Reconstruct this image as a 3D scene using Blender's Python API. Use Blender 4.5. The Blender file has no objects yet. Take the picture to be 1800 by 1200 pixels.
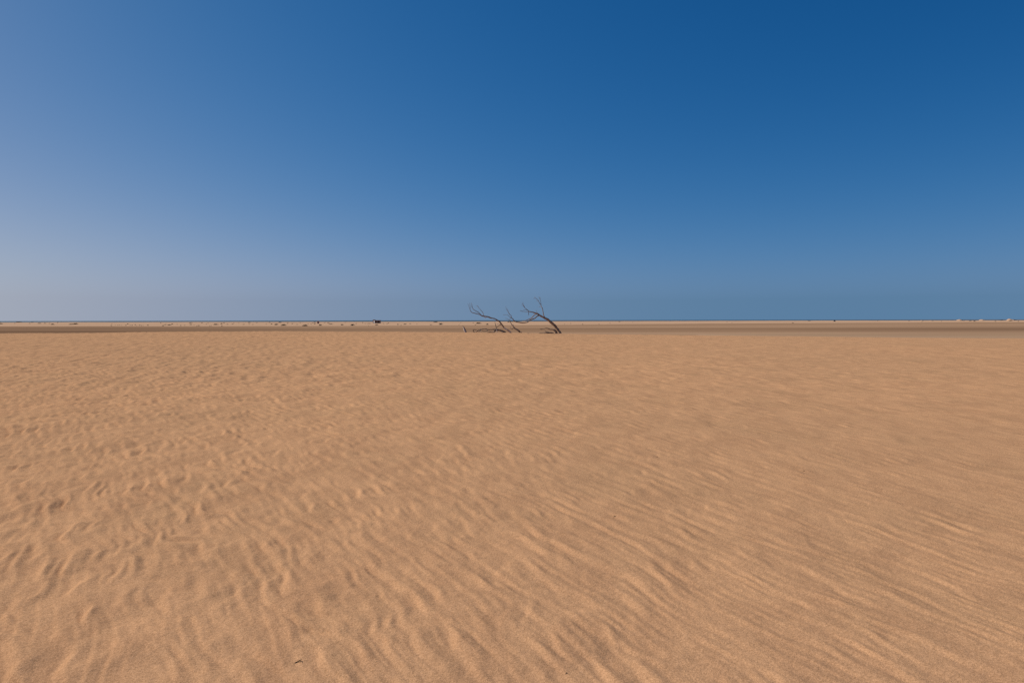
import bpy, math, random
import numpy as np
from mathutils import Matrix, Vector

S = bpy.context.scene
COL = S.collection
R = math.radians

# ------------------------------------------------------------------ camera
FPX = 1100.0                      # focal length in pixels of an 1800-wide frame
EYE = 1.65
cam_d = bpy.data.cameras.new("camera")
cam_d.sensor_width = 36.0
cam_d.lens = FPX / 1800 * 36.0
cam_d.clip_start = 0.05
cam_d.clip_end = 200000
cam = bpy.data.objects.new("camera", cam_d)
COL.objects.link(cam)
CAM_M = Matrix.Translation((0, 0, EYE)) @ Matrix.Rotation(R(90 - 1.94), 4, 'X') @ Matrix.Rotation(R(-0.09), 4, 'Z')
cam.matrix_world = CAM_M
S.camera = cam

# ------------------------------------------------------------------ sky, sun, exposure
SUN_EL, SUN_AZ = 40.0, -67.0      # azimuth measured from the view direction (+Y), negative = left
W = bpy.data.worlds.new("World")
S.world = W
W.use_nodes = True
wn, wl = W.node_tree.nodes, W.node_tree.links
wn.clear()
sky = wn.new('ShaderNodeTexSky')
sky.sky_type = 'NISHITA'
sky.sun_disc = False
sky.sun_elevation = R(SUN_EL)
sky.sun_rotation = R(SUN_AZ)
sky.altitude = 0
sky.air_density = 1.0
sky.dust_density = 0.75
sky.ozone_density = 3.0
bg = wn.new('ShaderNodeBackground')
bg.inputs['Strength'].default_value = 0.1
out = wn.new('ShaderNodeOutputWorld')
# the whole sky gets one colour response (a polarised, saturated camera rendering), the same in every direction
def wmath(op, a, b):
    n = wn.new('ShaderNodeMath')
    n.operation = op
    for i, v in enumerate((a, b)):
        if isinstance(v, (int, float)):
            n.inputs[i].default_value = v
        else:
            wl.new(v, n.inputs[i])
    return n.outputs[0]
# the last two degrees above the horizon repeat the haze colour instead of Nishita's dark rim
tc = wn.new('ShaderNodeTexCoord')
sxyz = wn.new('ShaderNodeSeparateXYZ')
cxyz = wn.new('ShaderNodeCombineXYZ')
wl.new(tc.outputs['Generated'], sxyz.inputs[0])
wl.new(sxyz.outputs[0], cxyz.inputs[0])
wl.new(sxyz.outputs[1], cxyz.inputs[1])
wl.new(wmath('MAXIMUM', sxyz.outputs[2], 0.03), cxyz.inputs[2])
wl.new(cxyz.outputs[0], sky.inputs[0])
sep = wn.new('ShaderNodeSeparateColor')
wl.new(sky.outputs[0], sep.inputs[0])
cr, cg, cb = [wmath('MINIMUM', wmath('MULTIPLY', sep.outputs[i], 0.05), 0.8) for i in range(3)]
SKY_G = 10.0                      # undone by the background strength of 0.1
low = wmath('POWER', math.e, wmath('MULTIPLY', wmath('MAXIMUM', sxyz.outputs[2], 0.03), -1 / 0.3))   # 1 at the horizon, 0 overhead
def response(k0, p, q):
    v = wmath('MULTIPLY', wmath('POWER', cr, p[0]), math.exp(k0))
    v = wmath('MULTIPLY', v, wmath('POWER', cg, p[1]))
    v = wmath('MULTIPLY', v, wmath('POWER', cb, p[2]))
    return wmath('MULTIPLY', v, wmath('POWER', math.e, wmath('MULTIPLY', low, q)))
def shoulder(v, k):
    return wmath('MULTIPLY', wmath('DIVIDE', v, wmath('ADD', wmath('MULTIPLY', v, k), 1.0)), SKY_G)
r_ = shoulder(response(1.395, (1.006, 1.185, 0.424), 0.642), 1.5)
g_ = shoulder(response(-0.485, (0.057, 0.570, 0.354), 0.509), 0.0)
b_ = shoulder(response(0.706, (-0.380, 0.596, 0.865), 0.592), 1.2)
comb = wn.new('ShaderNodeCombineColor')
for i, v in enumerate((r_, g_, b_)):
    wl.new(v, comb.inputs[i])
wl.new(comb.outputs[0], bg.inputs['Color'])
wl.new(bg.outputs[0], out.inputs['Surface'])

sd = bpy.data.lights.new("sun", 'SUN')
sd.energy = 4.15
sd.angle = R(0.53)
sd.color = (1.0, 0.95, 0.87)
sun = bpy.data.objects.new("sun", sd)
COL.objects.link(sun)
to_sun = Vector((math.sin(R(SUN_AZ)) * math.cos(R(SUN_EL)), math.cos(R(SUN_AZ)) * math.cos(R(SUN_EL)), math.sin(R(SUN_EL))))
sun.rotation_euler = to_sun.to_track_quat('Z', 'Y').to_euler()

S.view_settings.view_transform = 'Standard'
S.view_settings.look = 'None'
S.view_settings.gamma = 1.0
S.view_settings.exposure = 0.0
S.view_settings.use_curve_mapping = False
S.cycles.use_denoising = False    # 128 samples are clean enough, and the sand keeps its grain

# ------------------------------------------------------------------ helpers
def sight(px, py):
    """direction of an 1800x1200 picture point"""
    d = CAM_M.to_3x3() @ Vector(((px - 900) / FPX, -(py - 600) / FPX, -1.0))
    return d

def at(px, py, Y):
    """world point at depth Y (metres ahead of the viewpoint)"""
    d = sight(px, py)
    return Vector((0, 0, EYE)) + d * (Y / d.y)

def hash2(ix, iy, seed):
    h = (ix.astype(np.int64) * 374761393 + iy.astype(np.int64) * 668265263 + seed * 982451653) & 0xFFFFFFFF
    h = ((h ^ (h >> 13)) * 1274126177) & 0xFFFFFFFF
    h = ((h ^ (h >> 16)) * 2246822519) & 0xFFFFFFFF
    return (h ^ (h >> 15)).astype(np.float64) / 4294967296.0

def noise(x, y, seed=0):
    """gradient noise, about -1..1"""
    x = np.asarray(x, float); y = np.asarray(y, float)
    ix = np.floor(x); iy = np.floor(y)
    fx = x - ix; fy = y - iy
    u = fx * fx * fx * (fx * (fx * 6 - 15) + 10)
    v = fy * fy * fy * (fy * (fy * 6 - 15) + 10)
    def g(ox, oy):
        a = hash2(ix + ox, iy + oy, seed) * (2 * math.pi)
        return np.cos(a) * (fx - ox) + np.sin(a) * (fy - oy)
    n0 = g(0, 0) * (1 - u) + g(1, 0) * u
    n1 = g(0, 1) * (1 - u) + g(1, 1) * u
    return (n0 * (1 - v) + n1 * v) * 1.5

def sstep(a, b, x):
    t = np.clip((x - a) / (b - a), 0, 1)
    return t * t * (3 - 2 * t)

def tag(o, label=None, cat=None, group=None, kind=None):
    if label: o["label"] = label
    if cat: o["category"] = cat
    if group: o["group"] = group
    if kind: o["kind"] = kind
    return o

def link(name, me, parent=None, mat=None):
    o = bpy.data.objects.new(name, me)
    COL.objects.link(o)
    if parent: o.parent = parent
    if mat and me is not None and not me.materials: me.materials.append(mat)
    return o

def empty(name, loc):
    o = bpy.data.objects.new(name, None)
    COL.objects.link(o)
    o.empty_display_size = 0.3
    o.location = loc
    return o

def grid_mesh(name, X, Y, Z, attrs=None):
    ny, nx = X.shape
    me = bpy.data.meshes.new(name)
    me.vertices.add(nx * ny)
    co = np.stack([X, Y, Z], -1).astype(np.float32).ravel()
    me.vertices.foreach_set("co", co)
    i = np.arange(nx * ny, dtype=np.int32).reshape(ny, nx)
    q = np.stack([i[:-1, :-1], i[:-1, 1:], i[1:, 1:], i[1:, :-1]], -1).reshape(-1, 4)
    me.loops.add(q.size)
    me.loops.foreach_set("vertex_index", q.ravel())
    me.polygons.add(len(q))
    me.polygons.foreach_set("loop_start", np.arange(0, q.size, 4, dtype=np.int32))
    me.polygons.foreach_set("loop_total", np.full(len(q), 4, dtype=np.int32))
    me.polygons.foreach_set("use_smooth", np.ones(len(q), dtype=bool))
    for k, a in (attrs or {}).items():
        at_ = me.attributes.new(k, 'FLOAT', 'POINT')
        at_.data.foreach_set("value", a.astype(np.float32).ravel())
    me.update()
    me.validate()
    return me

class NT:
    """small material node helper"""
    def __init__(s, name):
        s.m = bpy.data.materials.new(name)
        s.m.use_nodes = True
        s.n, s.l = s.m.node_tree.nodes, s.m.node_tree.links
        s.b = s.n['Principled BSDF']
    def put(s, sock, v):
        if isinstance(v, bpy.types.NodeSocket): s.l.new(v, sock)
        elif isinstance(v, tuple) and len(v) == 3 and sock.type == 'RGBA': sock.default_value = (*v, 1)
        else: sock.default_value = v
    def coord(s, scale=(1, 1, 1), rotz=0.0):
        c = s.n.new('ShaderNodeTexCoord'); m = s.n.new('ShaderNodeMapping')
        s.l.new(c.outputs['Object'], m.inputs['Vector'])
        m.inputs['Scale'].default_value = scale
        m.inputs['Rotation'].default_value = (0, 0, rotz)
        return m.outputs[0]
    def noise(s, vec, scale, detail=3, rough=0.5, dist=0.0):
        n = s.n.new('ShaderNodeTexNoise')
        s.l.new(vec, n.inputs['Vector'])
        n.inputs['Scale'].default_value = scale
        n.inputs['Detail'].default_value = detail
        n.inputs['Roughness'].default_value = rough
        n.inputs['Distortion'].default_value = dist
        return n.outputs[0]
    def ramp(s, f, a, b):
        n = s.n.new('ShaderNodeMapRange')
        n.interpolation_type = 'SMOOTHSTEP'
        s.l.new(f, n.inputs[0])
        n.inputs[1].default_value = a; n.inputs[2].default_value = b
        return n.outputs[0]
    def mix(s, f, a, b, mode='MIX'):
        n = s.n.new('ShaderNodeMix'); n.data_type = 'RGBA'; n.blend_type = mode
        s.put(n.inputs[0], f); s.put(n.inputs[6], a); s.put(n.inputs[7], b)
        return n.outputs[2]
    def math(s, op, a, b=0.0):
        n = s.n.new('ShaderNodeMath'); n.operation = op
        s.put(n.inputs[0], a); s.put(n.inputs[1], b)
        return n.outputs[0]
    def attr(s, name):
        n = s.n.new('ShaderNodeAttribute'); n.attribute_name = name
        return n.outputs['Fac']
    def bump(s, h, strength, dist):
        n = s.n.new('ShaderNodeBump')
        n.inputs['Strength'].default_value = strength
        n.inputs['Distance'].default_value = dist
        s.l.new(h, n.inputs['Height'])
        s.l.new(n.outputs[0], s.b.inputs['Normal'])
    def done(s, col, rough=0.9, spec=0.15):
        s.put(s.b.inputs['Base Color'], col)
        s.b.inputs['Roughness'].default_value = rough
        s.b.inputs['Specular IOR Level'].default_value = spec
        return s.m

# ------------------------------------------------------------------ materials
SAND = (0.598, 0.326, 0.166)
SAND_D = (0.43, 0.226, 0.118)
TAN = (0.42, 0.27, 0.165)

def sand_material():
    t = NT("rippled_sand")
    c = t.coord()
    cs = t.coord((1.0, 0.5, 1.0), R(22))
    patch = t.ramp(t.noise(cs, 2.6, 5, 0.65, 0.8), 0.40, 0.64)
    col = t.mix(t.math('MULTIPLY', patch, 0.44), SAND, SAND_D)
    olive = t.ramp(t.noise(t.coord((0.7, 0.5, 1.0), R(-10)), 1.1, 4, 0.6, 0.5), 0.47, 0.68)
    col = t.mix(t.math('MULTIPLY', olive, 0.16), col, (0.335, 0.205, 0.105))
    big = t.ramp(t.noise(c, 0.12, 3, 0.5), 0.3, 0.7)
    col = t.mix(t.math('MULTIPLY', big, 0.22), col, (0.44, 0.262, 0.142))
    g1 = t.noise(c, 210, 2, 0.7)
    g2 = t.noise(c, 90, 2, 0.6)
    grain = t.math('ADD', t.math('MULTIPLY', t.ramp(g1, 0.32, 0.68), 0.62), t.math('MULTIPLY', t.ramp(g2, 0.32, 0.68), 0.38))
    gr = t.mix(grain, (0.64, 0.62, 0.58), (1.29, 1.30, 1.32))
    col = t.mix(1.0, col, gr, 'MULTIPLY')
    flat = t.mix(t.noise(t.coord((0.02, 0.5, 1)), 2.0, 3), (0.40, 0.25, 0.15), TAN)
    col = t.mix(t.attr("flat"), col, flat)
    hn = t.math('ADD', t.noise(c, 38, 4, 0.65), t.math('MULTIPLY', g1, 0.5))
    t.bump(hn, 0.6, 0.006)
    return t.done(col, 1.0, 0.0)

def plain_material():
    t = NT("damp_gravel_flat")
    c1 = t.coord((0.006, 0.085, 1))
    c2 = t.coord((0.003, 0.034, 1))
    f1 = t.ramp(t.noise(c1, 1.0, 4, 0.6, 0.3), 0.38, 0.62)
    f2 = t.ramp(t.noise(c2, 1.0, 3, 0.5, 0.3), 0.38, 0.62)
    damp = (0.275, 0.158, 0.088)
    dry = (0.425, 0.258, 0.152)
    col = t.mix(f2, damp, dry)
    col = t.mix(t.math('MULTIPLY', f1, 0.45), col, (0.36, 0.215, 0.122))
    col = t.mix(t.attr("dry"), col, t.mix(f1, (0.45, 0.28, 0.165), (0.38, 0.236, 0.138)))
    col = t.mix(t.attr("dark"), col, t.mix(f1, (0.16, 0.088, 0.050), (0.285, 0.168, 0.098)))
    t.bump(t.noise(t.coord(), 3.0, 4, 0.6), 0.4, 0.03)
    return t.done(col, 1.0, 0.0)

def beach_material():
    t = NT("pale_beach_sand")
    f = t.ramp(t.noise(t.coord((0.03, 0.1, 1)), 1.0, 4, 0.6), 0.3, 0.7)
    col = t.mix(f, (0.58, 0.365, 0.225), (0.50, 0.31, 0.188))
    t.bump(t.noise(t.coord(), 0.8, 4, 0.6), 0.3, 0.1)
    return t.done(col, 1.0, 0.0)

def sea_material():
    t = NT("sea_water")
    c = t.coord((0.02, 0.05, 1))
    f = t.noise(c, 1.0, 4, 0.6)
    col = t.mix(t.ramp(f, 0.3, 0.7), (0.040, 0.074, 0.098), (0.060, 0.104, 0.124))
    t.bump(t.noise(t.coord((0.3, 0.6, 1)), 1.0, 4, 0.6), 0.6, 0.3)
    return t.done(col, 0.55, 0.12)

def wood_material(name, a, b):
    t = NT(name)
    f = t.ramp(t.noise(t.coord((1, 1, 0.5)), 6.0, 4, 0.65), 0.3, 0.7)
    col = t.mix(f, a, b)
    t.bump(t.noise(t.coord((3, 3, 0.6)), 14.0, 4, 0.6), 0.6, 0.02)
    return t.done(col, 0.9, 0.1)

def plain_col(name, col, col2=None, scale=4.0, rough=0.85):
    t = NT(name)
    f = t.ramp(t.noise(t.coord(), scale, 4, 0.6), 0.3, 0.7)
    return t.done(t.mix(f, col, col2 or tuple(v * 0.75 for v in col)), rough, 0.1)

M_SAND = sand_material()
M_PLAIN = plain_material()
M_BEACH = beach_material()
M_SEA = sea_material()
M_WOOD = wood_material("weathered_dead_wood", (0.185, 0.118, 0.078), (0.36, 0.262, 0.185))
M_PALE = wood_material("bleached_dead_wood", (0.72, 0.62, 0.52), (0.52, 0.42, 0.33))
M_LEAF = plain_col("dry_shrub_leaves", (0.075, 0.058, 0.036), (0.045, 0.042, 0.022), 3.0)
M_LEAF2 = plain_col("grey_shrub_leaves", (0.165, 0.128, 0.090), (0.10, 0.085, 0.055), 3.0)
M_TWIG = plain_col("dark_twig_bark", (0.030, 0.022, 0.014), (0.05, 0.036, 0.024), 300.0)

# ------------------------------------------------------------------ the lie of the land
CREST_Y = 54.0
CREST_PX = [(-700, 586.5), (-200, 586.5), (0, 586), (100, 585.3), (180, 584.5), (300, 583), (450, 582.3), (600, 582.6), (700, 583.2),
            (800, 584.0), (900, 585.0), (1000, 586.2), (1100, 588.0), (1200, 589.4), (1300, 590.6), (1400, 592.0),
            (1500, 593.6), (1600, 594.6), (1800, 596.0), (2500, 598)]
_c = [at(px, py, CREST_Y) for px, py in CREST_PX]
CX = np.array([p.x for p in _c]); CZ = np.array([p.z for p in _c])
_xs = np.linspace(-90, 90, 721)
_k = np.exp(-np.linspace(-2, 2, 33) ** 2); _k /= _k.sum()
_zs = np.convolve(np.pad(np.interp(_xs, CX, CZ), 16, mode='edge'), _k, mode='valid')
PLAIN_Z = -0.55

def dune_z(x, y):
    """height of the near sand without its ripples"""
    c = np.interp(x, _xs, _zs)
    c = c + 0.035 * noise(x * 0.09 + 3.1, y * 0.0 + 0.5, 5)
    t = np.clip(y / CREST_Y, 0, 1.6)
    up = c * np.clip(t, 0, 1) ** 1.15
    d = np.maximum(y - CREST_Y, 0)
    lee = 0.085 + (0.016 - 0.085) * sstep(15, 29, x)
    z = up - lee * (np.sqrt(d * d + 1.2) - math.sqrt(1.2))
    und = noise(x * 0.11, y * 0.07, 11) * 0.05 + noise(x * 0.35 + 7, y * 0.2, 12) * 0.018
    return z + und * sstep(2, 9, y) * (1 - 0.6 * sstep(40, 52, y)) * 0.8

def ripple_z(x, y):
    """wind ripples, broken and merging, plus scour hollows"""
    w1 = noise(x * 0.9, y * 0.7, 21); w2 = noise(x * 2.4, y * 1.7, 22); w3 = noise(x * 6.0, y * 4.5, 24)
    v1 = noise(x * 1.3 + 9, y * 1.0, 23); v2 = noise(x * 3.3 + 4, y * 2.7, 25)
    wx = x + 0.10 * w2 + 0.03 * w3
    wy = y + 0.10 * v2
    fade = 1 - 0.75 * sstep(17, 30, y)                   # seen end on, far ripples merge into the longer swells
    def train(ang, lam, bend, mid, seed, skew=0.8, bu=3.6, bv=2.6, b0=-0.30, b1=0.36):
        ca, sa = math.cos(R(ang)), math.sin(R(ang))      # ang: direction across the crests
        u = x * ca + y * sa
        v = -x * sa + y * ca
        k1, k2 = (w1, w2) if seed % 2 else (v1, v2)
        ph = u / lam + bend * k1 + mid * k2 + 0.14 * w3 + 0.8 * noise(u * 0.8, v * 0.5, seed)
        th = 2 * math.pi * ph
        c = 0.5 + 0.5 * np.cos(th + skew * np.cos(th))   # steeper on the windward, sunward side
        brk = sstep(b0, b1, noise(u * bu + seed, v * bv, seed + 1))
        return fade * (c - 0.45) * (0.26 + 0.74 * brk)          # level on average, so patches do not stand up as mounds
    a = x / (np.abs(y) + 1.5)
    left = sstep(0.05, -0.45, a)
    right = sstep(0.05, 0.45, a)
    mid = 1 - np.maximum(left, right)
    p = [0.5 + 0.5 * sstep(-0.4, 0.4, noise(x * 0.9 + 3 * k, y * 0.7 + k, 41 + k)) for k in range(4)]
    h = 0.0115 * train(22, 0.155, 0.6, 0.36, 31) * p[0] * (0.05 * left + 0.65 * mid + 0.95 * right)
    h = h + 0.0165 * train(32, 0.180, 0.6, 0.38, 33) * p[1] * (0.25 * left + 1.0 * mid + 0.60 * right)
    h = h + 0.0270 * train(42, 0.185, 0.55, 0.36, 36) * p[2] * (1.0 * left + 0.32 * mid)
    h = h + 0.0155 * train(38, 0.150, 0.6, 0.38, 40) * p[0] * (1.0 * left + 0.35 * mid)
    h = h + 0.0100 * train(2, 0.170, 0.7, 0.50, 38) * p[3] * (0.25 * left + 0.35 * mid + 0.25 * right)
    h = h + 0.0048 * train(32, 0.078, 0.9, 0.50, 39) * (1 - sstep(6, 11, y))
    def swell(ang, fu, fv, seed):
        ca, sa = math.cos(R(ang)), math.sin(R(ang))
        return noise((wx * ca + wy * sa) * fu, (-wx * sa + wy * ca) * fv, seed)
    h = h + (0.013 + 0.010 * sstep(6, 16, y)) * swell(46, 1.4, 0.8, 51) + (0.0055 + 0.004 * left + 0.003 * sstep(6, 16, y)) * swell(40, 4.6, 2.4, 52)
    far = sstep(8, 18, y)
    h = h + far * ((0.018 + 0.009 * left) * swell(20, 3.4, 0.8, 55) + 0.011 * swell(26, 6.5, 1.3, 56))
    h = h + 0.0034 * swell(36, 9.0, 5.0, 53) + 0.0012 * noise(x * 22, y * 18, 54) * (1 - sstep(5, 9, y))
    return h

def sand_z(x, y):
    return dune_z(x, y) + ripple_z(x, y) * (1 - sstep(55, 75, y))

def scalar(f, x, y):
    return float(f(np.array([float(x)]), np.array([float(y)]))[0])

# near sand: one sheet, finer where it is close
rows = [1.2]
while rows[-1] < 58.0:
    y = rows[-1]
    rows.append(y + (0.012 if y < 2.3 else min(y * y / 1330.0, 0.040 if y < 22 else 0.070)))
rows = np.array(rows + list(np.linspace(58.3, 112, 90)))
rows = np.concatenate([np.linspace(-60, 1.1, 60), rows])
NC = 970
s = np.linspace(-1, 1, NC)
half = 1.06 * np.maximum(rows, 0) + 1.6 + np.maximum(-rows, 0) * 1.2
Xg = s[None, :] * half[:, None]
Yg = np.repeat(rows[:, None], NC, 1)
Zg = sand_z(Xg, Yg)
edge = noise(Xg * 0.12, Yg * 0.12, 61) * 4.0
flat = sstep(56, 66, Yg + edge) * sstep(12, 24, Xg - 0.1 * (Yg - 54))
Zg = np.where(Yg > 95, Zg - (Yg - 95) * 0.05, Zg)
dune = link("sand_dune", grid_mesh("sand_dune", Xg, Yg, Zg, {"flat": flat}), None, M_SAND)
tag(dune, kind="structure")

# dark flat behind the dune
FAR_PX = [(-900, 576), (0, 573.8), (300, 573.5), (600, 572.9), (900, 571.5), (1100, 569.8), (1400, 567.9), (1700, 566.3), (2600, 565)]
_f = []
for px, py in FAR_PX:
    d = sight(px, py)
    k = (PLAIN_Z - EYE) / d.z
    _f.append((d.x * k, d.y * k))
FX = np.array([p[0] for p in _f]); FY = np.array([p[1] for p in _f])

def shore_y(x):
    return np.interp(x, FX, FY) + 5.0 * noise(x * 0.02, x * 0 + 0.3, 71) + 1.5 * noise(x * 0.09, x * 0 + 0.7, 72)

py_ = np.concatenate([np.linspace(-300, 48, 20), np.linspace(50, 130, 120), np.linspace(131, 760, 160)])
px_ = np.concatenate([np.linspace(-2500, -420, 12), np.linspace(-400, 640, 300), np.linspace(660, 2500, 12)])
PX, PY = np.meshgrid(px_, py_)
PZ = PLAIN_Z + 0.02 * noise(PX * 0.05, PY * 0.05, 81) + 0.008 * noise(PX * 0.3, PY * 0.3, 82)
dryness = sstep(8, 30, PX - 0.05 * PY) * (1 - sstep(92, 116, PY + 7 * noise(PX * 0.02, PY * 0.06, 83)))
ang = PX / np.maximum(PY, 20)
dark = 0.8 * sstep(-0.12, -0.75, ang) * (1 - 0.75 * sstep(215, 235, PY))
dark = np.maximum(dark, 0.55 * sstep(0.35, 0.8, ang) * sstep(105, 125, PY) * (1 - sstep(150, 230, PY)))
plain = link("gravel_flat", grid_mesh("gravel_flat", PX, PY, PZ, {"dry": dryness, "dark": dark}), None, M_PLAIN)
tag(plain, kind="structure")

# pale beach rising behind the flat, then falling to the sea
SEA_Z = -2.5
def beach_z(x, y):
    s0 = shore_y(x)
    d = y - s0
    L = 245 - 45 * sstep(50, 400, x)
    top = 1.10 + 0.15 * sstep(100, 420, x) + 0.10 * noise(x * 0.011, x * 0 + 2.0, 91) + 0.05 * noise(x * 0.05, y * 0.03, 92)
    up = top * np.clip(d / L, -0.2, 1) ** 1.0 if np.isscalar(d) else top * np.sign(d) * np.clip(np.abs(d) / L, 0, 1) ** 0.9
    down = np.maximum(d - L, 0) * 0.045
    hum = (0.05 * noise(x * 0.10, y * 0.10, 93) + 0.025 * noise(x * 0.4, y * 0.4, 94)) * sstep(8, 40, d)
    bank = 0.07 * sstep(0, 4, d)
    return PLAIN_Z + bank + up - down + hum

bx_ = np.concatenate([np.linspace(-2500, -470, 14), np.linspace(-450, 760, 620), np.linspace(780, 2500, 14)])
bd_ = np.concatenate([np.linspace(-10, 30, 40), np.linspace(31, 290, 200), np.linspace(294, 420, 16)])
BX, BD = np.meshgrid(bx_, bd_)
BY = BD + shore_y(BX)
BZ = beach_z(BX, BY)
beach = link("beach", grid_mesh("beach", BX, BY, BZ), None, M_BEACH)
tag(beach, kind="structure")

sx = np.array([-80000, -20000, -5000, -1500, 0, 1500, 5000, 20000, 80000.0])
sy = np.array([430, 900, 2000, 5000, 15000, 40000, 90000.0])
SX, SY = np.meshgrid(sx, sy)
sea = link("sea", grid_mesh("sea", SX, SY, SX * 0 + SEA_Z), None, M_SEA)
tag(sea, kind="structure")

# ------------------------------------------------------------------ meeting the ground
def on_beach(px, py):
    """where the sight line of a picture point meets the beach (or its crest)"""
    d = sight(px, py)
    ys = np.linspace(240, 720, 1921)
    xs = d.x / d.y * ys
    zs = EYE + d.z / d.y * ys
    g = beach_z(xs, ys)
    gap = zs - g
    ok = ys - shore_y(xs) > 1.0
    hit = np.where(ok & (gap <= 0))[0]
    k = hit[0] if len(hit) else int(np.argmin(np.where(ok & (ys - shore_y(xs) < 240), gap, 99)))
    return Vector((xs[k], ys[k], g[k]))

def on_sand(px, py):
    d = sight(px, py)
    ys = np.linspace(1.6, 20, 9201)
    g = sand_z(d.x / d.y * ys, ys)
    k = int(np.argmax(EYE + d.z / d.y * ys <= g))
    return Vector((d.x / d.y * ys[k], ys[k], g[k]))

# ------------------------------------------------------------------ wood
def tube_geo(pts, rad, sides=8, sub=4, rough=0.10, rng=None):
    """a bent, knobbly, tapering limb through pts"""
    rng = rng or random.Random(1)
    P, Q = [], []
    n = len(pts)
    for i in range(n - 1):
        p0 = pts[max(i - 1, 0)]; p1 = pts[i]; p2 = pts[i + 1]; p3 = pts[min(i + 2, n - 1)]
        for k in range(sub):
            t = k / sub
            P.append(0.5 * ((2 * p1) + (p2 - p0) * t + (2 * p0 - 5 * p1 + 4 * p2 - p3) * t * t + (3 * p1 - p0 - 3 * p2 + p3) * t ** 3))
            Q.append(rad[i] * (1 - t) + rad[i + 1] * t)
    P.append(pts[-1]); Q.append(rad[-1])
    V, F = [], []
    up = Vector((0, 1, 0.05)).normalized()
    for i, p in enumerate(P):
        tan = (P[min(i + 1, len(P) - 1)] - P[max(i - 1, 0)]).normalized()
        a = tan.cross(up)
        if a.length < 1e-4: a = tan.cross(Vector((1, 0, 0)))
        a.normalize(); b = tan.cross(a)
        r0 = Q[i] * (1 + rough * rng.uniform(-1, 1))
        for k in range(sides):
            an = 2 * math.pi * k / sides
            r = r0 * (1 + rough * 0.9 * rng.uniform(-1, 1))
            V.append(p + (a * math.cos(an) + b * math.sin(an)) * r)
    for i in range(len(P) - 1):
        for k in range(sides):
            k2 = (k + 1) % sides
            F.append((i * sides + k, i * sides + k2, (i + 1) * sides + k2, (i + 1) * sides + k))
    F.append(tuple(range(sides))[::-1])
    F.append(tuple((len(P) - 1) * sides + k for k in range(sides)))
    return V, F

def geo_mesh(name, parts, mat, smooth=True):
    V, F = [], []
    for v, f in parts:
        o = len(V)
        V += [tuple(p) for p in v]
        F += [tuple(i + o for i in q) for q in f]
    me = bpy.data.meshes.new(name)
    me.from_pydata(V, [], F)
    if smooth: me.polygons.foreach_set("use_smooth", [True] * len(me.polygons))
    me.materials.append(mat)
    me.update()
    return me

def limb(name, root, parent, pix, dia, Y, depth, mat, rng, bury=False, sides=8):
    """pix: picture points along the limb, dia: diameters in those pixels at the ends and between, depth: metres nearer/farther at each end"""
    n = len(pix)
    k = Y / FPX
    pts, rad = [], []
    dd = np.interp(np.linspace(0, 1, n), np.linspace(0, 1, len(depth)), depth)
    ww = np.interp(np.linspace(0, 1, n), np.linspace(0, 1, len(dia)), dia)
    for (px, py), d, w in zip(pix, dd, ww):
        p = at(px, py, Y + d)
        pts.append(p - root.location)
        rad.append(max(w * k / 2 * 1.22, 0.010))
    if bury:
        d0 = (pts[0] - pts[1]).normalized()
        g = scalar(sand_z, pts[0].x + root.location.x, pts[0].y + root.location.y) - root.location.z
        down = max(pts[0].z - g, 0) + 0.35
        pts.insert(0, pts[0] + Vector((d0.x * 0.2, 0, -down)))
        rad.insert(0, rad[0] * 1.12)
    v, f = tube_geo(pts, rad, sides, 4, 0.13, rng)
    o = link(name, geo_mesh(name, [(v, f)], mat), parent)
    return o

def A(*c):   # points noted in the right-hand tree crop
    return [(880 + x / 15, 515 + y / 15) for x, y in c]
def B(*c):   # points noted in the left-hand tree crop
    return [(810 + x / 20, 530 + y / 20) for x, y in c]

TY = 55.3
def tree_root(name, px, py, label, cat, Y=TY):
    p = at(px, py, Y)
    p.z = scalar(sand_z, p.x, p.y)
    e = empty(name, p)
    tag(e, label, cat)
    bpy.context.view_layer.update()
    return e

rng = random.Random(7)

# the arched tree
t1 = tree_root("dead_tree", 985, 586, "tallest dead tree, its bare dark trunk arching over to the left", "dead tree")
limb("trunk", t1, t1, A((1580, 1065), (1540, 1005), (1480, 920), (1400, 830), (1310, 755), (1250, 700), (1150, 652), (1050, 598), (970, 545), (900, 522), (830, 500), (740, 485)),
     [3.1, 3.3, 3.5, 3.3, 2.7, 2.2, 1.5, 1.1], TY, [0, 0.2, 0.1, -0.4, -0.8], M_WOOD, rng, True, 10)
b = limb("branch", t1, t1, A((1190, 665), (1140, 600), (1120, 500), (1100, 400), (1070, 350), (1065, 300), (1058, 240), (1040, 160), (1000, 95)), [1.4, 1.1, 0.9, 0.5, 0.3], TY, [0.1, 0.6, 0.9], M_WOOD, rng)
for q, w in ((A((1072, 318), (1030, 270), (1000, 210), (970, 170), (920, 135), (868, 145)), [0.8, 0.7, 0.4]),
             (A((920, 136), (905, 110), (903, 85)), [0.4, 0.25]), (A((1075, 350), (1040, 355), (1008, 366)), [0.5, 0.3]),
             (A((1040, 180), (1048, 130), (1030, 100)), [0.35, 0.25]), (A((1000, 210), (965, 200), (940, 205)), [0.35, 0.25])):
    limb("twig", t1, b, q, w, TY, [0.75, 0.9], M_WOOD, rng, sides=5)
b = limb("branch", t1, t1, A((1010, 592), (960, 610), (900, 665), (830, 690), (760, 720), (710, 765), (600, 785), (480, 770), (370, 745), (330, 690), (265, 635)), [1.7, 1.6, 1.5, 1.4, 1.2, 0.9], TY, [-0.3, -0.9, -1.3], M_WOOD, rng)
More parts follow.
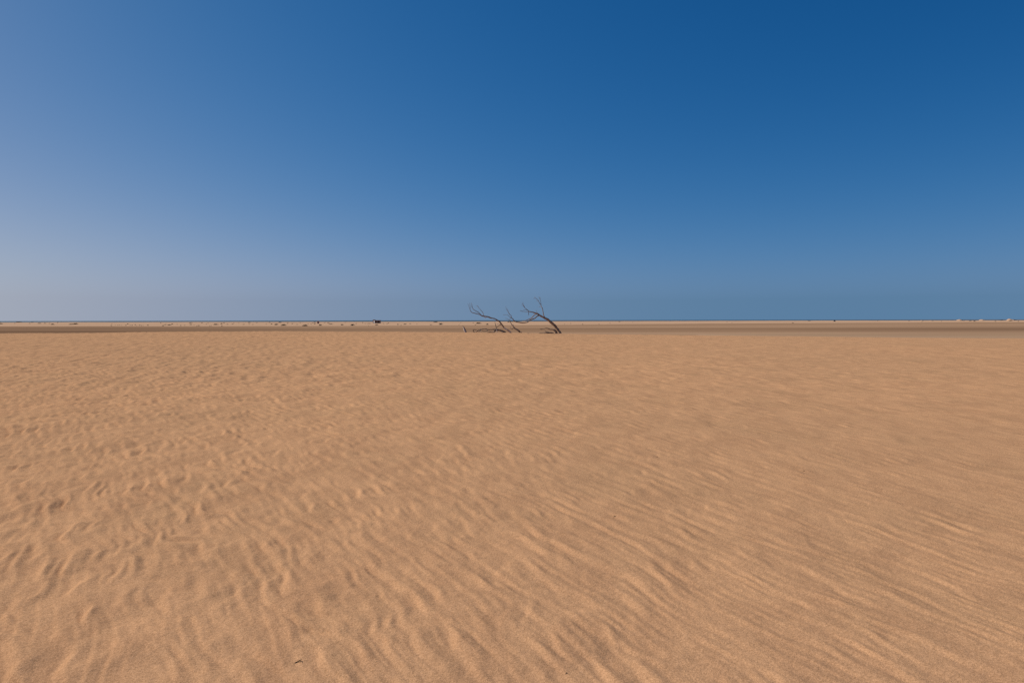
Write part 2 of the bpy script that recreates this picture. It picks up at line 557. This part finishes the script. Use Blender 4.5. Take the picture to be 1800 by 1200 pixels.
for q, w in ((A((370, 745), (300, 752), (240, 755), (170, 757)), [0.9, 0.5, 0.3]), (A((285, 648), (284, 605), (240, 560), (205, 500), (185, 440), (160, 405)), [0.7, 0.6, 0.3]),
             (A((262, 635), (200, 590), (150, 572), (60, 575)), [0.6, 0.4, 0.25]), (A((212, 515), (180, 470), (150, 430), (140, 350)), [0.4, 0.25]),
             (A((255, 640), (245, 680), (247, 720)), [0.7, 0.45]), (A((250, 575), (220, 545), (195, 530)), [0.35, 0.25])):
    limb("twig", t1, b, q, w, TY, [-1.2, -1.3], M_WOOD, rng, sides=5)
limb("branch", t1, t1, A((950, 545), (880, 585), (820, 650), (740, 690), (650, 725), (580, 738)), [1.4, 1.2, 1.0, 0.5], TY, [-0.3, 0.2, 0.5], M_WOOD, rng)
b = limb("branch", t1, t1, A((745, 487), (715, 450), (650, 400), (612, 350), (592, 300), (590, 245)), [0.9, 0.7, 0.5, 0.3], TY, [-0.8, -1.0], M_WOOD, rng, sides=6)
for q, w in ((A((612, 345), (580, 328), (548, 318)), [0.4, 0.25]), (A((715, 450), (680, 438), (620, 445), (590, 465)), [0.7, 0.5, 0.3]), (A((650, 400), (600, 310), (560, 270)), [0.3, 0.22])):
    limb("twig", t1, b, q, w, TY, [-0.9, -1.0], M_WOOD, rng, sides=5)
b = limb("branch", t1, t1, A((745, 486), (680, 490), (600, 488), (505, 470)), [0.8, 0.5, 0.3], TY, [-0.8, -0.7], M_WOOD, rng, sides=6)
limb("twig", t1, b, A((738, 488), (736, 520), (740, 555), (738, 590)), [0.5, 0.9, 0.6], TY, [-0.8, -0.85], M_WOOD, rng, sides=5)
limb("twig", t1, b, A((600, 488), (570, 470), (520, 455)), [0.3, 0.22], TY, [-0.72, -0.7], M_WOOD, rng, sides=5)
limb("branch", t1, t1, A((972, 548), (960, 505), (930, 440)), [0.6, 0.4, 0.25], TY, [-0.25, 0.1], M_WOOD, rng, sides=6)

# the low crooked branch at its foot and the dark fragment
t = tree_root("driftwood_branch", 978.5, 586, "low crooked dark branch poking out of the sand just left of the tallest tree's foot", "driftwood", TY + 0.2)
limb("stem", t, t, A((1470, 1058), (1430, 985), (1370, 960), (1300, 955), (1250, 930), (1190, 920), (1140, 943), (1085, 950), (1030, 950)), [3.4, 2.8, 1.9, 1.5, 1.2, 1.0, 0.8, 1.3, 0.7], TY + 0.2, [0, 0.5], M_WOOD, rng, True)
t = tree_root("driftwood_log", 966, 586, "short dark log fragment lying under the low crooked branch", "driftwood", TY - 0.1)
limb("log", t, t, A((1400, 1066), (1330, 1048), (1260, 1045), (1210, 1025), (1160, 1005)), [1.2, 2.4, 2.6, 1.8, 0.7], TY - 0.1, [0, 0.15], M_WOOD, rng, True)
limb("side_branch", t, t, A((1270, 1050), (1180, 1056), (1090, 1058), (1010, 1058)), [1.6, 1.0, 0.5], TY - 0.1, [0.05, -0.1], M_WOOD, rng, sides=6)

# middle tree
t2 = tree_root("dead_tree", 915.5, 586, "small dark leaning dead stem with twigs between the two larger dead trees", "dead tree")
limb("trunk", t2, t2, A((545, 1058), (510, 1030), (460, 980), (400, 945), (350, 905), (330, 870), (280, 810), (255, 750), (212, 700)), [2.6, 2.4, 2.2, 1.9, 1.1, 0.8, 0.6], TY, [0, 0.6], M_WOOD, rng, True)
for q, w in ((A((212, 702), (170, 675), (115, 662)), [0.5, 0.3]), (A((350, 905), (318, 935), (285, 938), (252, 900), (262, 880)), [0.7, 0.5, 0.35]),
             (A((338, 880), (340, 850), (346, 825)), [0.6, 0.35]), (A((320, 920), (300, 955), (318, 948)), [0.4, 0.3]), (A((258, 752), (246, 690), (250, 640)), [0.5, 0.4])):
    limb("twig", t2, t2, q, w, TY, [0.3, 0.5], M_WOOD, rng, sides=5)

# left tree, bleached at the foot
t3 = tree_root("dead_tree", 898, 586, "left dead tree with a bleached foot, stretching its long limb far to the left", "dead tree", TY + 0.4)
lo = limb("trunk", t3, t3, B((1760, 1100), (1690, 1040), (1640, 1000), (1570, 955), (1505, 905)), [2.7, 2.4, 2.0, 1.7], TY + 0.4, [0, -0.3], M_PALE, rng, True)
tag(lo, label="pale bleached lower trunk")
up_ = limb("upper_trunk", t3, t3, B((1512, 908), (1460, 830), (1420, 780), (1350, 690), (1290, 660), (1220, 615), (1150, 590), (1060, 575), (960, 535), (860, 520), (760, 505), (690, 465)),
     [1.8, 2.2, 1.9, 1.6, 1.6, 1.8, 1.7, 1.4], TY + 0.4, [-0.3, -0.9], M_WOOD, rng)
limb("branch", t3, t3, B((700, 470), (610, 440), (500, 410), (400, 385), (345, 330), (325, 270), (327, 180), (310, 45)), [1.2, 1.0, 0.8, 0.5, 0.28], TY + 0.4, [-0.9, -1.2], M_WOOD, rng, sides=6)
b = limb("branch", t3, t3, B((705, 468), (620, 380), (530, 330), (440, 270), (410, 220), (390, 110), (365, 35)), [1.0, 0.8, 0.6, 0.28], TY + 0.4, [-0.9, -0.5], M_WOOD, rng, sides=6)
limb("twig", t3, b, B((415, 235), (375, 165), (370, 120)), [0.3, 0.22], TY + 0.4, [-0.6, -0.6], M_WOOD, rng, sides=5)
b = limb("branch", t3, t3, B((812, 508), (780, 400), (720, 320), (640, 230), (590, 140)), [0.8, 0.7, 0.5, 0.25], TY + 0.4, [-0.7, -0.2], M_WOOD, rng, sides=6)
limb("twig", t3, b, B((640, 232), (580, 155), (535, 150)), [0.3, 0.2], TY + 0.4, [-0.3, -0.3], M_WOOD, rng, sides=5)
limb("twig", t3, up_, B((900, 528), (870, 570), (840, 572), (820, 535)), [0.5, 0.4], TY + 0.4, [-0.7, -0.8], M_PALE, rng, sides=5)
limb("twig", t3, t3, B((328, 270), (285, 170), (245, 70)), [0.35, 0.2], TY + 0.4, [-1.1, -1.3], M_WOOD, rng, sides=5)
limb("side_branch", t3, t3, B((1600, 970), (1660, 1010), (1700, 1015)), [1.4, 1.0, 0.5], TY + 0.4, [-0.2, 0.2], M_WOOD, rng, sides=6)

# the fallen tangle
t4 = tree_root("fallen_tree", 862, 585.5, "tangled fallen dead tree lying along the sand crest", "fallen tree", TY + 0.1)
Y4 = TY + 0.1
limb("trunk", t4, t4, B((1580, 1105), (1500, 1050), (1420, 1012), (1320, 990), (1240, 972), (1100, 985), (950, 990), (880, 962), (760, 968)), [2.5, 2.3, 2.0, 2.1, 1.6, 1.4, 1.3, 1.1], Y4, [0, 0.2, 0.3], M_WOOD, rng, True)
limb("branch", t4, t4, B((765, 968), (690, 990), (600, 1020), (530, 1078), (460, 1068), (430, 1005), (480, 985), (560, 1008)), [1.4, 1.5, 1.6, 1.3, 1.3, 1.0, 0.7], Y4, [0.3, 0.1, 0.4], M_WOOD, rng)
limb("branch", t4, t4, B((935, 990), (925, 1030), (830, 1045), (740, 1032)), [1.0, 1.2, 0.7], Y4, [0.2, -0.1], M_WOOD, rng)
limb("branch", t4, t4, B((930, 1098), (1030, 1075), (1130, 1082), (1200, 1035), (1300, 1000)), [1.2, 1.5, 1.6, 1.2], Y4, [-0.2, 0.1], M_WOOD, rng, True)
limb("branch", t4, t4, B((1180, 1085), (1160, 1040), (1220, 1000), (1290, 975)), [1.4, 1.2, 0.9], Y4, [-0.3, 0.2], M_WOOD, rng, True)
limb("branch", t4, t4, B((1470, 1095), (1440, 1050), (1350, 1020), (1230, 1025)), [1.4, 1.3, 0.8], Y4, [-0.1, 0.35], M_WOOD, rng, True)
limb("branch", t4, t4, B((610, 1090), (650, 1045), (700, 1000), (740, 975)), [0.8, 1.0, 0.8], Y4, [-0.3, 0.2], M_WOOD, rng, True)
limb("branch", t4, t4, B((715, 1085), (705, 1040), (680, 1000), (690, 940)), [0.9, 0.8, 0.3], Y4, [-0.2, 0.1], M_WOOD, rng, True)
u = limb("branch", t4, t4, B((1270, 1010), (1250, 985), (1243, 910), (1218, 800), (1190, 710)), [1.7, 1.4, 1.1, 0.9, 0.4], Y4, [0.2, 0.5], M_WOOD, rng)
limb("twig", t4, u, B((1248, 915), (1330, 850), (1405, 812), (1330, 800), (1262, 785)), [0.9, 0.8, 0.7, 0.4], Y4, [0.3, 0.0], M_WOOD, rng, sides=6)
st = limb("broken_stub", t4, t4, B((1272, 1090), (1265, 1040), (1268, 990)), [1.1, 1.0, 0.7], Y4, [-0.35, -0.35], M_PALE, rng, True)

# the pale stump
t5 = tree_root("dead_stump", 818, 584.5, "short pale pointed stump standing alone at the left end of the dead wood", "stump", TY - 0.2)
limb("stem", t5, t5, B((165, 1085), (140, 1020), (112, 950), (88, 895)), [3.0, 2.7, 2.1, 1.0], TY - 0.2, [0, 0.1], M_PALE, rng, True)
k = limb("shade_strip", t5, t5, B((200, 1085), (170, 1010), (136, 935), (95, 880), (50, 845)), [1.0, 1.1, 0.9, 0.6, 0.25], TY - 0.2, [0.0, 0.05], M_WOOD, rng, True, sides=6)  # dark wood colour laid on as the stump's shaded right side
tag(k, label="dark strip standing in for shade along the right side")

# ------------------------------------------------------------------ shrubs on the beach
def shrub_meshes(seed, mat):
    r = random.Random(seed)
    V, F = [], []
    lobes = [(r.uniform(-0.32, 0.32), r.uniform(-0.3, 0.3), r.uniform(0.5, 1.0), r.uniform(0.26, 0.42)) for _ in range(5)]
    for i in range(330):
        lx, ly, lh, lr = r.choice(lobes)
        an = r.uniform(0, 2 * math.pi)
        el = math.asin(r.uniform(0.0, 1.0))
        rr = r.uniform(0.55, 1.0)
        p = Vector((lx * 0.8 + lr * rr * math.cos(an) * math.cos(el), ly * 0.8 + lr * rr * math.sin(an) * math.cos(el), -0.06 + lh * rr * math.sin(el)))
        d1 = Vector((r.gauss(0, 1), r.gauss(0, 1), r.gauss(0.5, 0.8))).normalized()
        d2 = d1.cross(Vector((r.gauss(0, 1), r.gauss(0, 1), r.gauss(0, 1)))).normalized()
        sz = r.uniform(0.06, 0.13)
        o = len(V)
        V += [tuple(p - d2 * sz * 0.4), tuple(p + d1 * sz * 0.8 + d2 * 0.0), tuple(p + d2 * sz * 0.4), tuple(p - d1 * sz * 0.6)]
        F.append((o, o + 1, o + 2, o + 3))
    leaf = bpy.data.meshes.new("foliage")
    leaf.from_pydata(V, [], F)
    leaf.materials.append(mat)
    stems = []
    for i in range(7):
        an = r.uniform(0, 2 * math.pi); sp = r.uniform(0.15, 0.42)
        e = Vector((math.cos(an) * sp, math.sin(an) * sp, r.uniform(0.5, 0.95)))
        stems.append(tube_geo([Vector((0, 0, -0.15)), e * 0.45 + Vector((r.uniform(-.05, .05), 0, 0)), e], [0.03, 0.02, 0.008], 4, 2, 0.1, r))
    stem = geo_mesh("woody_stems", stems, M_WOOD)
    return leaf, stem

SHRUB = [shrub_meshes(100 + k, M_LEAF if k < 4 else M_LEAF2) for k in range(6)]

def shrub(px, py, w, h, label, pale=False, group=None, cat="shrub"):
    p = on_beach(px, py)
    k = p.y / FPX
    leaf, stem = SHRUB[rng.randrange(4) if not pale else 4 + rng.randrange(2)]
    sc = Vector((w * k * 1.12, w * k * rng.uniform(0.9, 1.2), h * k * 1.15))
    rz = rng.uniform(-0.5, 0.5)
    if w >= 4.0:
        e = empty("shrub", p)
        e.rotation_euler.z = rz
        for nm, me in (("foliage", leaf), ("woody_stems", stem)):
            o = link(nm, me, e); o.scale = sc
    else:
        e = link("shrub", leaf)
        e.location = p; e.scale = sc; e.rotation_euler.z = rz
    tag(e, label, cat, group)
    return e

NAMED = [
    (1.5, 569.3, 8, 1.9, "wide dark shrub cut by the left edge of the photo", 0),
    (33.5, 566.6, 8, 1.8, "flat dark shrub on the skyline, first long one from the left edge", 0),
    (57, 566.8, 4.5, 1.2, "thin dark shrub on the skyline, second from the left edge", 0),
    (69.5, 568.7, 5.5, 1.5, "flat dark shrub a little left of the first domed shrub", 0),
    (79, 568.5, 4, 1.1, "faint low shrub above the first domed shrub from the left", 1),
    (92.5, 570.5, 6, 2.3, "small domed dark shrub, first from the left in the front row", 0),
    (125, 570.4, 8, 1.7, "pale olive low shrub touching a darker round one on its right", 1),
    (133, 570.0, 7, 2.9, "round dark shrub joined to a pale olive one on its left", 0),
    (224.7, 569.8, 2.6, 1.4, "single dark tuft above the row of specks in the left quarter", 0),
    (260.3, 572.0, 3.2, 2.0, "round dark tuft at the right end of the row of specks", 0),
    (286.5, 573.0, 3.2, 1.9, "dark tuft at the lower left of the first brush cluster", 0),
    (290.5, 570.8, 5.5, 1.1, "thin brown streak of scrub at the top of the first brush cluster", 1),
    (298, 571.6, 6, 1.9, "broad dark clump in the middle of the first brush cluster", 0),
    (302.8, 570.2, 3, 2.0, "upright tuft at the upper right of the first brush cluster", 0),
    (318, 572.6, 2.4, 1.6, "small tuft right of the first brush cluster, close to the dark flat", 0),
    (335, 567.7, 5.6, 1.4, "flat dark shrub on the skyline directly above another shrub", 0),
    (335.7, 570.8, 4.6, 1.6, "dark shrub directly below the flat skyline shrub", 0),
    (349.5, 572.8, 3.6, 1.7, "slanting tuft near the dark flat right of the paired shrubs", 0),
    (355.3, 567.8, 3, 1.4, "small dark tuft on the skyline right of the paired shrubs", 0),
    (380, 570.8, 8, 2.3, "long ragged brown shrub in the middle of the beach, left of the booth", 0),
    (389.5, 569.6, 3, 2.6, "upright dark tuft rising just right of the long ragged shrub", 0),
    (390.3, 573.1, 2.6, 1.3, "tuft at the beach foot below the upright tuft", 0),
    (394, 567.8, 3.6, 1.3, "dark skyline tuft just right of the upright tuft", 0),
    (438.5, 567.2, 4.2, 1.3, "thin skyline shrub midway between the long ragged shrub and the big domes", 0),
    (477.5, 570.1, 2.6, 2.3, "upright tuft left of the brown ragged mound by the big domes", 0),
    (485.5, 571.0, 7.6, 2.6, "ragged brown mound just left of the first big dark dome", 1),
    (492.5, 567.0, 5.2, 1.7, "dark green shrub on the skyline above the first big dome", 0),
    (498.7, 572.2, 8, 3.3, "first of two big dark domed shrubs left of the booth", 0),
    (514, 569.2, 2.6, 1.7, "small tuft between the two big dark domes", 0),
    (536.5, 573.0, 8.2, 3.2, "second big dark domed shrub, nearest to the booth on its left", 0),
    (553.5, 567.0, 5, 1.4, "low dark shrub touching the booth's left side", 0),
    (553, 569.6, 3.6, 1.2, "faint scrub tuft in front of the booth", 1),
    (563.5, 572.1, 5, 2.7, "small peaked dark shrub just right of and below the booth", 0),
    (577.5, 567.7, 4, 1.2, "low skyline shrub a little right of the booth", 0),
    (582, 569.9, 8, 1.5, "long flat olive shrub between the booth and the hut", 0),
    (601.7, 571.3, 4.8, 2.4, "leaning tuft midway between the booth and the hut", 0),
    (619.7, 572.1, 7.6, 3.3, "sandy brown humped shrub left of the hut, largest near it", 1),
    (649, 568.8, 7, 0.9, "thin streak of scrub just left of the hut", 0),
    (662.5, 571.3, 6.6, 2.1, "dark lens-shaped shrub directly below the hut", 0),
    (683, 568.0, 2.6, 1.4, "small dark tuft on the skyline right of the hut", 0),
    (699.5, 570.6, 4.2, 1.5, "slanting brown tuft right of the hut", 1),
    (712.5, 570.2, 6, 1.8, "flat dark shrub, second shrub right of the hut in the middle row", 0),
    (721, 569.3, 4, 1.0, "faint shrub just right of the flat dark one past the hut", 1),
    (758, 571.0, 4.6, 1.2, "low shrub left of the round grey bush", 0),
    (766, 566.4, 7.2, 2.0, "dark bush on the skyline where the dune covers the sea", 0),
    (774.5, 570.6, 7, 3.4, "round grey-brown bush below the dark skyline bush", 1),
    (841.5, 568.9, 8.2, 2.9, "wide dark bush behind the left dead tree's limb", 0),
    (857, 570.6, 4.8, 2.6, "small triangular bush right of the wide one behind the dead trees", 0),
    (894, 566.3, 4.6, 1.4, "low dark bush on the skyline behind the middle dead stem", 0),
    (1024, 570.1, 2.4, 1.2, "first tiny tuft on the beach right of the dead trees", 0),
    (1089, 565.7, 3.2, 1.0, "tiny skyline tuft well right of the dead trees", 0),
    (1393.5, 567.9, 3.4, 1.2, "lone dark tuft on the bare beach right of centre", 0),
    (1422.5, 564.0, 4, 1.3, "low dark tuft on the skyline left of the dark rock", 0),
    (1706, 564.1, 4, 1.2, "left one of two touching tufts near the right edge", 0),
    (1713, 564.9, 4, 1.6, "right one of two touching tufts near the right edge", 0),
    (1749.5, 565.0, 3, 1.2, "small tuft left of the largest sand mound", 0),
    (1761, 563.1, 4.2, 1.2, "flat dark tuft at the left foot of the largest sand mound", 0),
    (1776, 564.0, 5.6, 1.8, "dark shrub at the front foot of the largest sand mound", 0),
    (1782.8, 562.9, 6, 1.5, "dark shrub at the right foot of the largest sand mound", 0),
    (1790.5, 564.9, 2.8, 1.4, "last tuft before the right edge of the photo", 0),
]
for px, py, w, h, lab, pale in NAMED:
    shrub(px, py, w, h, lab, bool(pale))

TINY = {
    ("tiny tufts at the left end", "tiny brown tufts left of the joined round shrubs"): [(1, 566.5, 3, 1), (26, 568.5, 2, 1), (52, 568.6, 3, 1), (87, 568.7, 2.5, 1)],
    ("row of specks", "tiny scrub specks rowed beside the dark flat"): [(195.7, 572.6, 3, 1.4), (196.8, 570.0, 2, 1), (203, 571.8, 2, .8), (206, 571.8, 2, .8), (209.5, 571.8, 2.2, .9), (213.5, 572, 2, .8), (221, 572.1, 2.4, 1.3), (229, 571.8, 3, .8), (232.3, 572.2, 2, 1.8), (238, 571.3, 2, 2), (240.5, 572.4, 1.6, 1), (245.5, 572.1, 2.6, 1.4), (248.7, 572.6, 1.8, 1.4), (252, 572, 2, .8)],
    ("tiny tufts by the paired shrubs", "tiny tufts around the paired shrubs"): [(282.5, 567.9, 2.6, 1), (311.5, 570.2, 2.2, .9), (324.7, 571.8, 3, .9), (341, 571.7, 2.2, .8), (345.5, 573.6, 1.6, 1), (363, 569.9, 3, .9), (366, 567.8, 2, .9), (369, 573.2, 1.8, 1.3), (371.5, 572.8, 1.4, 1)],
    ("tiny tufts before the big domes", "faint tufts before the two big domes"): [(400, 570.1, 3, 1.1), (409, 569.9, 3, 1.2), (411, 567.8, 2, .8), (419.5, 567.7, 2.4, .9), (428.5, 570.3, 4, 1), (438, 570.0, 3, 1), (445, 570.3, 4, .7), (451.5, 567.4, 3, 1), (468, 569.6, 2.5, .8), (474, 567.0, 3.8, .9)],
    ("tiny tufts around the booth", "tiny tufts around the booth"): [(506, 567.7, 3, 1), (505.5, 570, 3, .8), (522.5, 570.3, 4, 1), (528, 567.6, 2, .8), (541.5, 569.8, 2, 1), (547, 569.8, 2.5, .8), (549.5, 567.8, 2.6, .8), (571, 567.4, 2.6, .9)],
    ("tiny tufts around the hut", "tiny tufts around the hut"): [(607, 566.9, 2.2, .8), (626, 569.0, 2.6, .9), (642, 568.9, 3, .8), (674, 568.8, 3, .7), (680.5, 569.4, 2.4, .9), (705, 571.8, 1.8, 1), (647.5, 572.8, 1.4, .8), (733, 569.4, 2, .7)],
    ("tiny tufts behind the dead trees", "tiny faint tufts behind the dead trees"): [(807, 570.8, 2.4, .8), (810, 567.4, 1.6, 1), (832, 567.9, 2.6, 1), (836, 571.3, 2.8, 1.1), (992.5, 569.9, 1.8, .9)],
    ("tiny tufts on the right beach", "tiny dark specks on the right half of the beach"): [(1053, 570.2, 1.8, 1), (1072.5, 568.1, 2, .9), (1112, 566.7, 1.6, .8), (1278, 566.3, 1.8, 1), (1286.5, 567.7, 1.4, .9), (1543, 563.9, 2, .8), (1598, 564.4, 2, .8), (1620.5, 565.7, 2, .9), (1655, 564.9, 2, .9), (1694, 563.9, 3, .9), (1756, 562.9, 2, .8)],
}
ORD = 'first second third fourth fifth sixth seventh eighth ninth tenth eleventh twelfth thirteenth fourteenth'.split()
for (grp, lab), lst in TINY.items():
    for i, (px, py, w, h) in enumerate(sorted(lst)):
        shrub(px, py, w, h, ORD[i] + " from the left among the " + lab, rng.random() < 0.4, grp)

# ------------------------------------------------------------------ pale sand mounds at the right
def mound(px, py, w, h, seed):
    p = on_beach(px, py)
    k = p.y / FPX
    n = 20
    X, Yv = np.meshgrid(np.linspace(-1, 1, n), np.linspace(-1, 1, n))
    rr = np.sqrt(X * X + Yv * Yv) * (1 + 0.22 * noise(X * 1.3 + seed, Yv * 1.3, seed))
    Z = np.clip(1 - rr * rr, -0.25, 1) * (1 + 0.25 * noise(X * 2 + seed, Yv * 2, seed + 3))
    o = link("sand_mound", grid_mesh("sand_mound", X * w * k * 0.55, Yv * w * k * 0.5, Z * h * k), None, M_BEACH)
    o.location = p
    tag(o, kind="structure")
for i, (px, py, w, h) in enumerate([(1686, 563.4, 9, 2.0), (1726, 563.2, 9.5, 1.8), (1775.5, 563.3, 12, 2.9), (1620.5, 564.2, 5, 1.4), (1637, 564.2, 7, 1.1)]):
    mound(px, py, w, h, 200 + i)

# ------------------------------------------------------------------ hut, booth, posts, rock
def box(x0, x1, y0, y1, z0, z1):
    V = [(x0, y0, z0), (x1, y0, z0), (x1, y1, z0), (x0, y1, z0), (x0, y0, z1), (x1, y0, z1), (x1, y1, z1), (x0, y1, z1)]
    F = [(0, 3, 2, 1), (4, 5, 6, 7), (0, 1, 5, 4), (1, 2, 6, 5), (2, 3, 7, 6), (3, 0, 4, 7)]
    return V, F

M_HUTW = plain_col("hut_brown_boards", (0.36, 0.22, 0.17), (0.27, 0.17, 0.135), 1.5)
M_HUTR = plain_col("hut_roof_sheet", (0.46, 0.34, 0.25), (0.36, 0.27, 0.20), 1.0)
M_WHITE = plain_col("white_panel_paint", (0.80, 0.76, 0.72), (0.70, 0.66, 0.62), 1.0)
M_DARK = plain_col("dark_opening", (0.085, 0.060, 0.050), (0.06, 0.045, 0.040), 1.0)
M_BOOTH = plain_col("booth_reddish_boards", (0.38, 0.21, 0.185), (0.29, 0.165, 0.15), 2.0)
M_ROCK = plain_col("dark_rock_stone", (0.09, 0.075, 0.07), (0.05, 0.044, 0.042), 3.0)

p = on_beach(661, 568.0)
k = p.y / FPX
hut = empty("beach_hut", p)
tag(hut, "brown flat-roofed beach hut with a white panel, standing against the sea", "hut")
w0, w1 = -5.8 * k, 6.2 * k
HH = 4.9 * k
xm = w0 + 3.4 * k
main = link("wall", geo_mesh("wall", [box(xm, w1, 0, 3.2, -0.4, HH)], M_HUTW, False), hut)
link("side_bay", geo_mesh("side_bay", [box(w0, xm - 0.003, 0.35, 2.6, -0.4, HH + 0.30)], M_HUTW, False), hut)
link("white_panel", geo_mesh("white_panel", [box(0, 1.15, -0.05, 0, 0.1, HH - 0.05)], M_WHITE, False), hut)
wp_ = hut.children[-1]
wp_.location = (w0 + 1.5 * k, 0.2, 0); wp_.rotation_euler.z = R(-48)  # panel swung towards the sun so its visible face is lit
tag(wp_, label="white panel angled to catch the sun")
rf = link("roof", geo_mesh("roof", [box(xm - 0.06, w1 + 0.18, -0.35, 3.45, HH + 0.004, HH + 0.17)], M_HUTR, False), hut)
link("bay_roof", geo_mesh("bay_roof", [box(w0 - 0.15, xm - 0.07, 0.1, 2.8, HH + 0.304, HH + 0.42)], M_HUTR, False), hut)
for a, b_, z0, z1 in ((xm + 0.3, xm + 1.5, 0.9, HH - 0.25), (xm + 1.75, xm + 2.6, -0.05, HH - 0.25), (w1 - 0.75, w1 - 0.2, 0.9, HH - 0.35)):
    nm = "door" if z0 < 0.5 else "window"
    f = link(nm, geo_mesh(nm, [box(a, b_, -0.04, -0.003, z0, z1)], M_DARK, False), hut)
    link("frame", geo_mesh("frame", [box(a - 0.07, a - 0.002, -0.07, -0.004, z0, z1), box(b_ + 0.002, b_ + 0.07, -0.07, -0.004, z0, z1), box(a - 0.07, b_ + 0.07, -0.07, -0.004, z1 + 0.002, z1 + 0.08)], M_HUTR, False), f)

p = on_beach(558.8, 568.6)
k = p.y / FPX
bo = empty("beach_booth", p)
tag(bo, "narrow upright reddish-brown booth on the skyline left of the hut", "booth")
link("wall", geo_mesh("wall", [box(-1.25 * k, 1.25 * k, 0, 1.0, -0.3, 4.1 * k)], M_BOOTH, False), bo)
link("roof", geo_mesh("roof", [([(-1.45 * k, -0.12, 4.1 * k + .003), (1.45 * k, -0.12, 4.1 * k + .003), (1.45 * k, 1.12, 4.1 * k + .003), (-1.45 * k, 1.12, 4.1 * k + .003), (-1.45 * k, 0.5, 4.6 * k), (1.45 * k, 0.5, 4.6 * k)],
     [(0, 3, 2, 1), (0, 1, 5, 4), (2, 3, 4, 5), (0, 4, 3), (1, 2, 5)])], M_BOOTH, False), bo)
dr = link("door", geo_mesh("door", [box(-0.75 * k, 0.6 * k, -0.04, -0.003, 0.05, 3.4 * k)], M_HUTW, False), bo)

def post(px, py, w, h, label, lean):
    p = on_beach(px, py)
    k = p.y / FPX
    v, f = tube_geo([Vector((0, 0, -0.4)), Vector((lean * 0.3, 0, h * k * 0.5)), Vector((lean, 0, h * k))], [w * k / 2 * 1.1, w * k / 2, w * k / 2 * 0.8], 7, 2, 0.08, rng)
    o = link("wooden_post", geo_mesh("wooden_post", [(v, f)], M_WOOD))
    o.location = p
    tag(o, label, "post", "posts standing on the beach")
post(101.5, 567.5, 0.8, 2.2, "short post on the skyline just right of the first domed shrub", 0.05)
post(637.5, 568.1, 0.8, 2.2, "short dark post on the beach a little left of the hut", -0.05)
post(1003, 569.4, 0.5, 3.2, "thin tilted post on the beach right of the tallest dead tree", 0.15)

p = on_beach(1467, 565.0)
k = p.y / FPX
n = 14
U, Vv = np.meshgrid(np.linspace(0, 2 * math.pi, n), np.linspace(-0.3, math.pi / 2, 8))
rad = 1 + 0.35 * noise(np.cos(U) * 1.6 + 5, np.sin(U) * 1.6 + Vv, 301)
rk = link("dark_rock", grid_mesh("dark_rock", np.cos(U) * np.cos(Vv) * rad * 1.8 * k, np.sin(U) * np.cos(Vv) * rad * 1.2 * k, np.sin(Vv) * rad * 2.5 * k), None, M_ROCK)
rk.location = p
tag(rk, "lone dark upright rock on the right part of the beach", "rock")

# ------------------------------------------------------------------ bits of twig on the near sand
def sand_twig(px, py, length, thick, rz, label, stubs):
    p = on_sand(px, py)
    L = length
    ca, sa = math.cos(rz), math.sin(rz)
    def gp(s_, up):
        x = p.x + ca * s_; y = p.y + sa * s_
        return Vector((ca * s_, sa * s_, scalar(sand_z, x, y) - p.z + up))
    pts = [gp(-L / 2, -thick * 0.3), gp(-L / 6, thick * 0.8), gp(L / 5, thick * 1.2), gp(L / 2, thick * 2.0)]
    e = empty("fallen_twig", p)
    tag(e, label, "twig")
    link("stick", geo_mesh("stick", [tube_geo(pts, [thick * 0.45, thick * 0.6, thick * 0.6, thick * 0.35], 6, 3, 0.15, rng)], M_TWIG), e)
    for s_, dx, dy, dz in stubs:
        q = gp(s_, thick * 1.0)
        end = q + Vector((dx, dy, 0)); end.z = scalar(sand_z, end.x + p.x, end.y + p.y) - p.z + dz
        link("side_stub", geo_mesh("side_stub", [tube_geo([q, (q + end) / 2 + Vector((0, 0, dz * 0.3)), end], [thick * 0.25, thick * 0.2, thick * 0.1], 5, 2, 0.1, rng)], M_TWIG), e)
sand_twig(524, 1163, 0.030, 0.0036, 0.35, "tiny dark broken twig on the near sand at the lower left", [(-0.012, -0.004, -0.012, 0.001), (0.012, 0.002, -0.012, 0.001), (0.016, 0.012, -0.02, 0.001)])
sand_twig(995, 1183, 0.012, 0.0022, 1.0, "dark crumb of twig at the bottom edge near the centre", [(0.0, 0.005, -0.004, 0.001)])
sand_twig(1080, 908, 0.018, 0.0034, -0.2, "small dark bit of twig on the sand, nearest below the dead trees", [(0.0, 0.006, 0.008, 0.003)])
sand_twig(1412, 829, 0.022, 0.004, 0.1, "small dark bit of twig on the sand in the right half", [(0.004, 0.008, 0.01, 0.004)])
sand_twig(1155, 803, 0.022, 0.004, -0.4, "farthest small bit of twig, on the sand right of the dead trees", [(0.004, 0.008, 0.01, 0.004)])
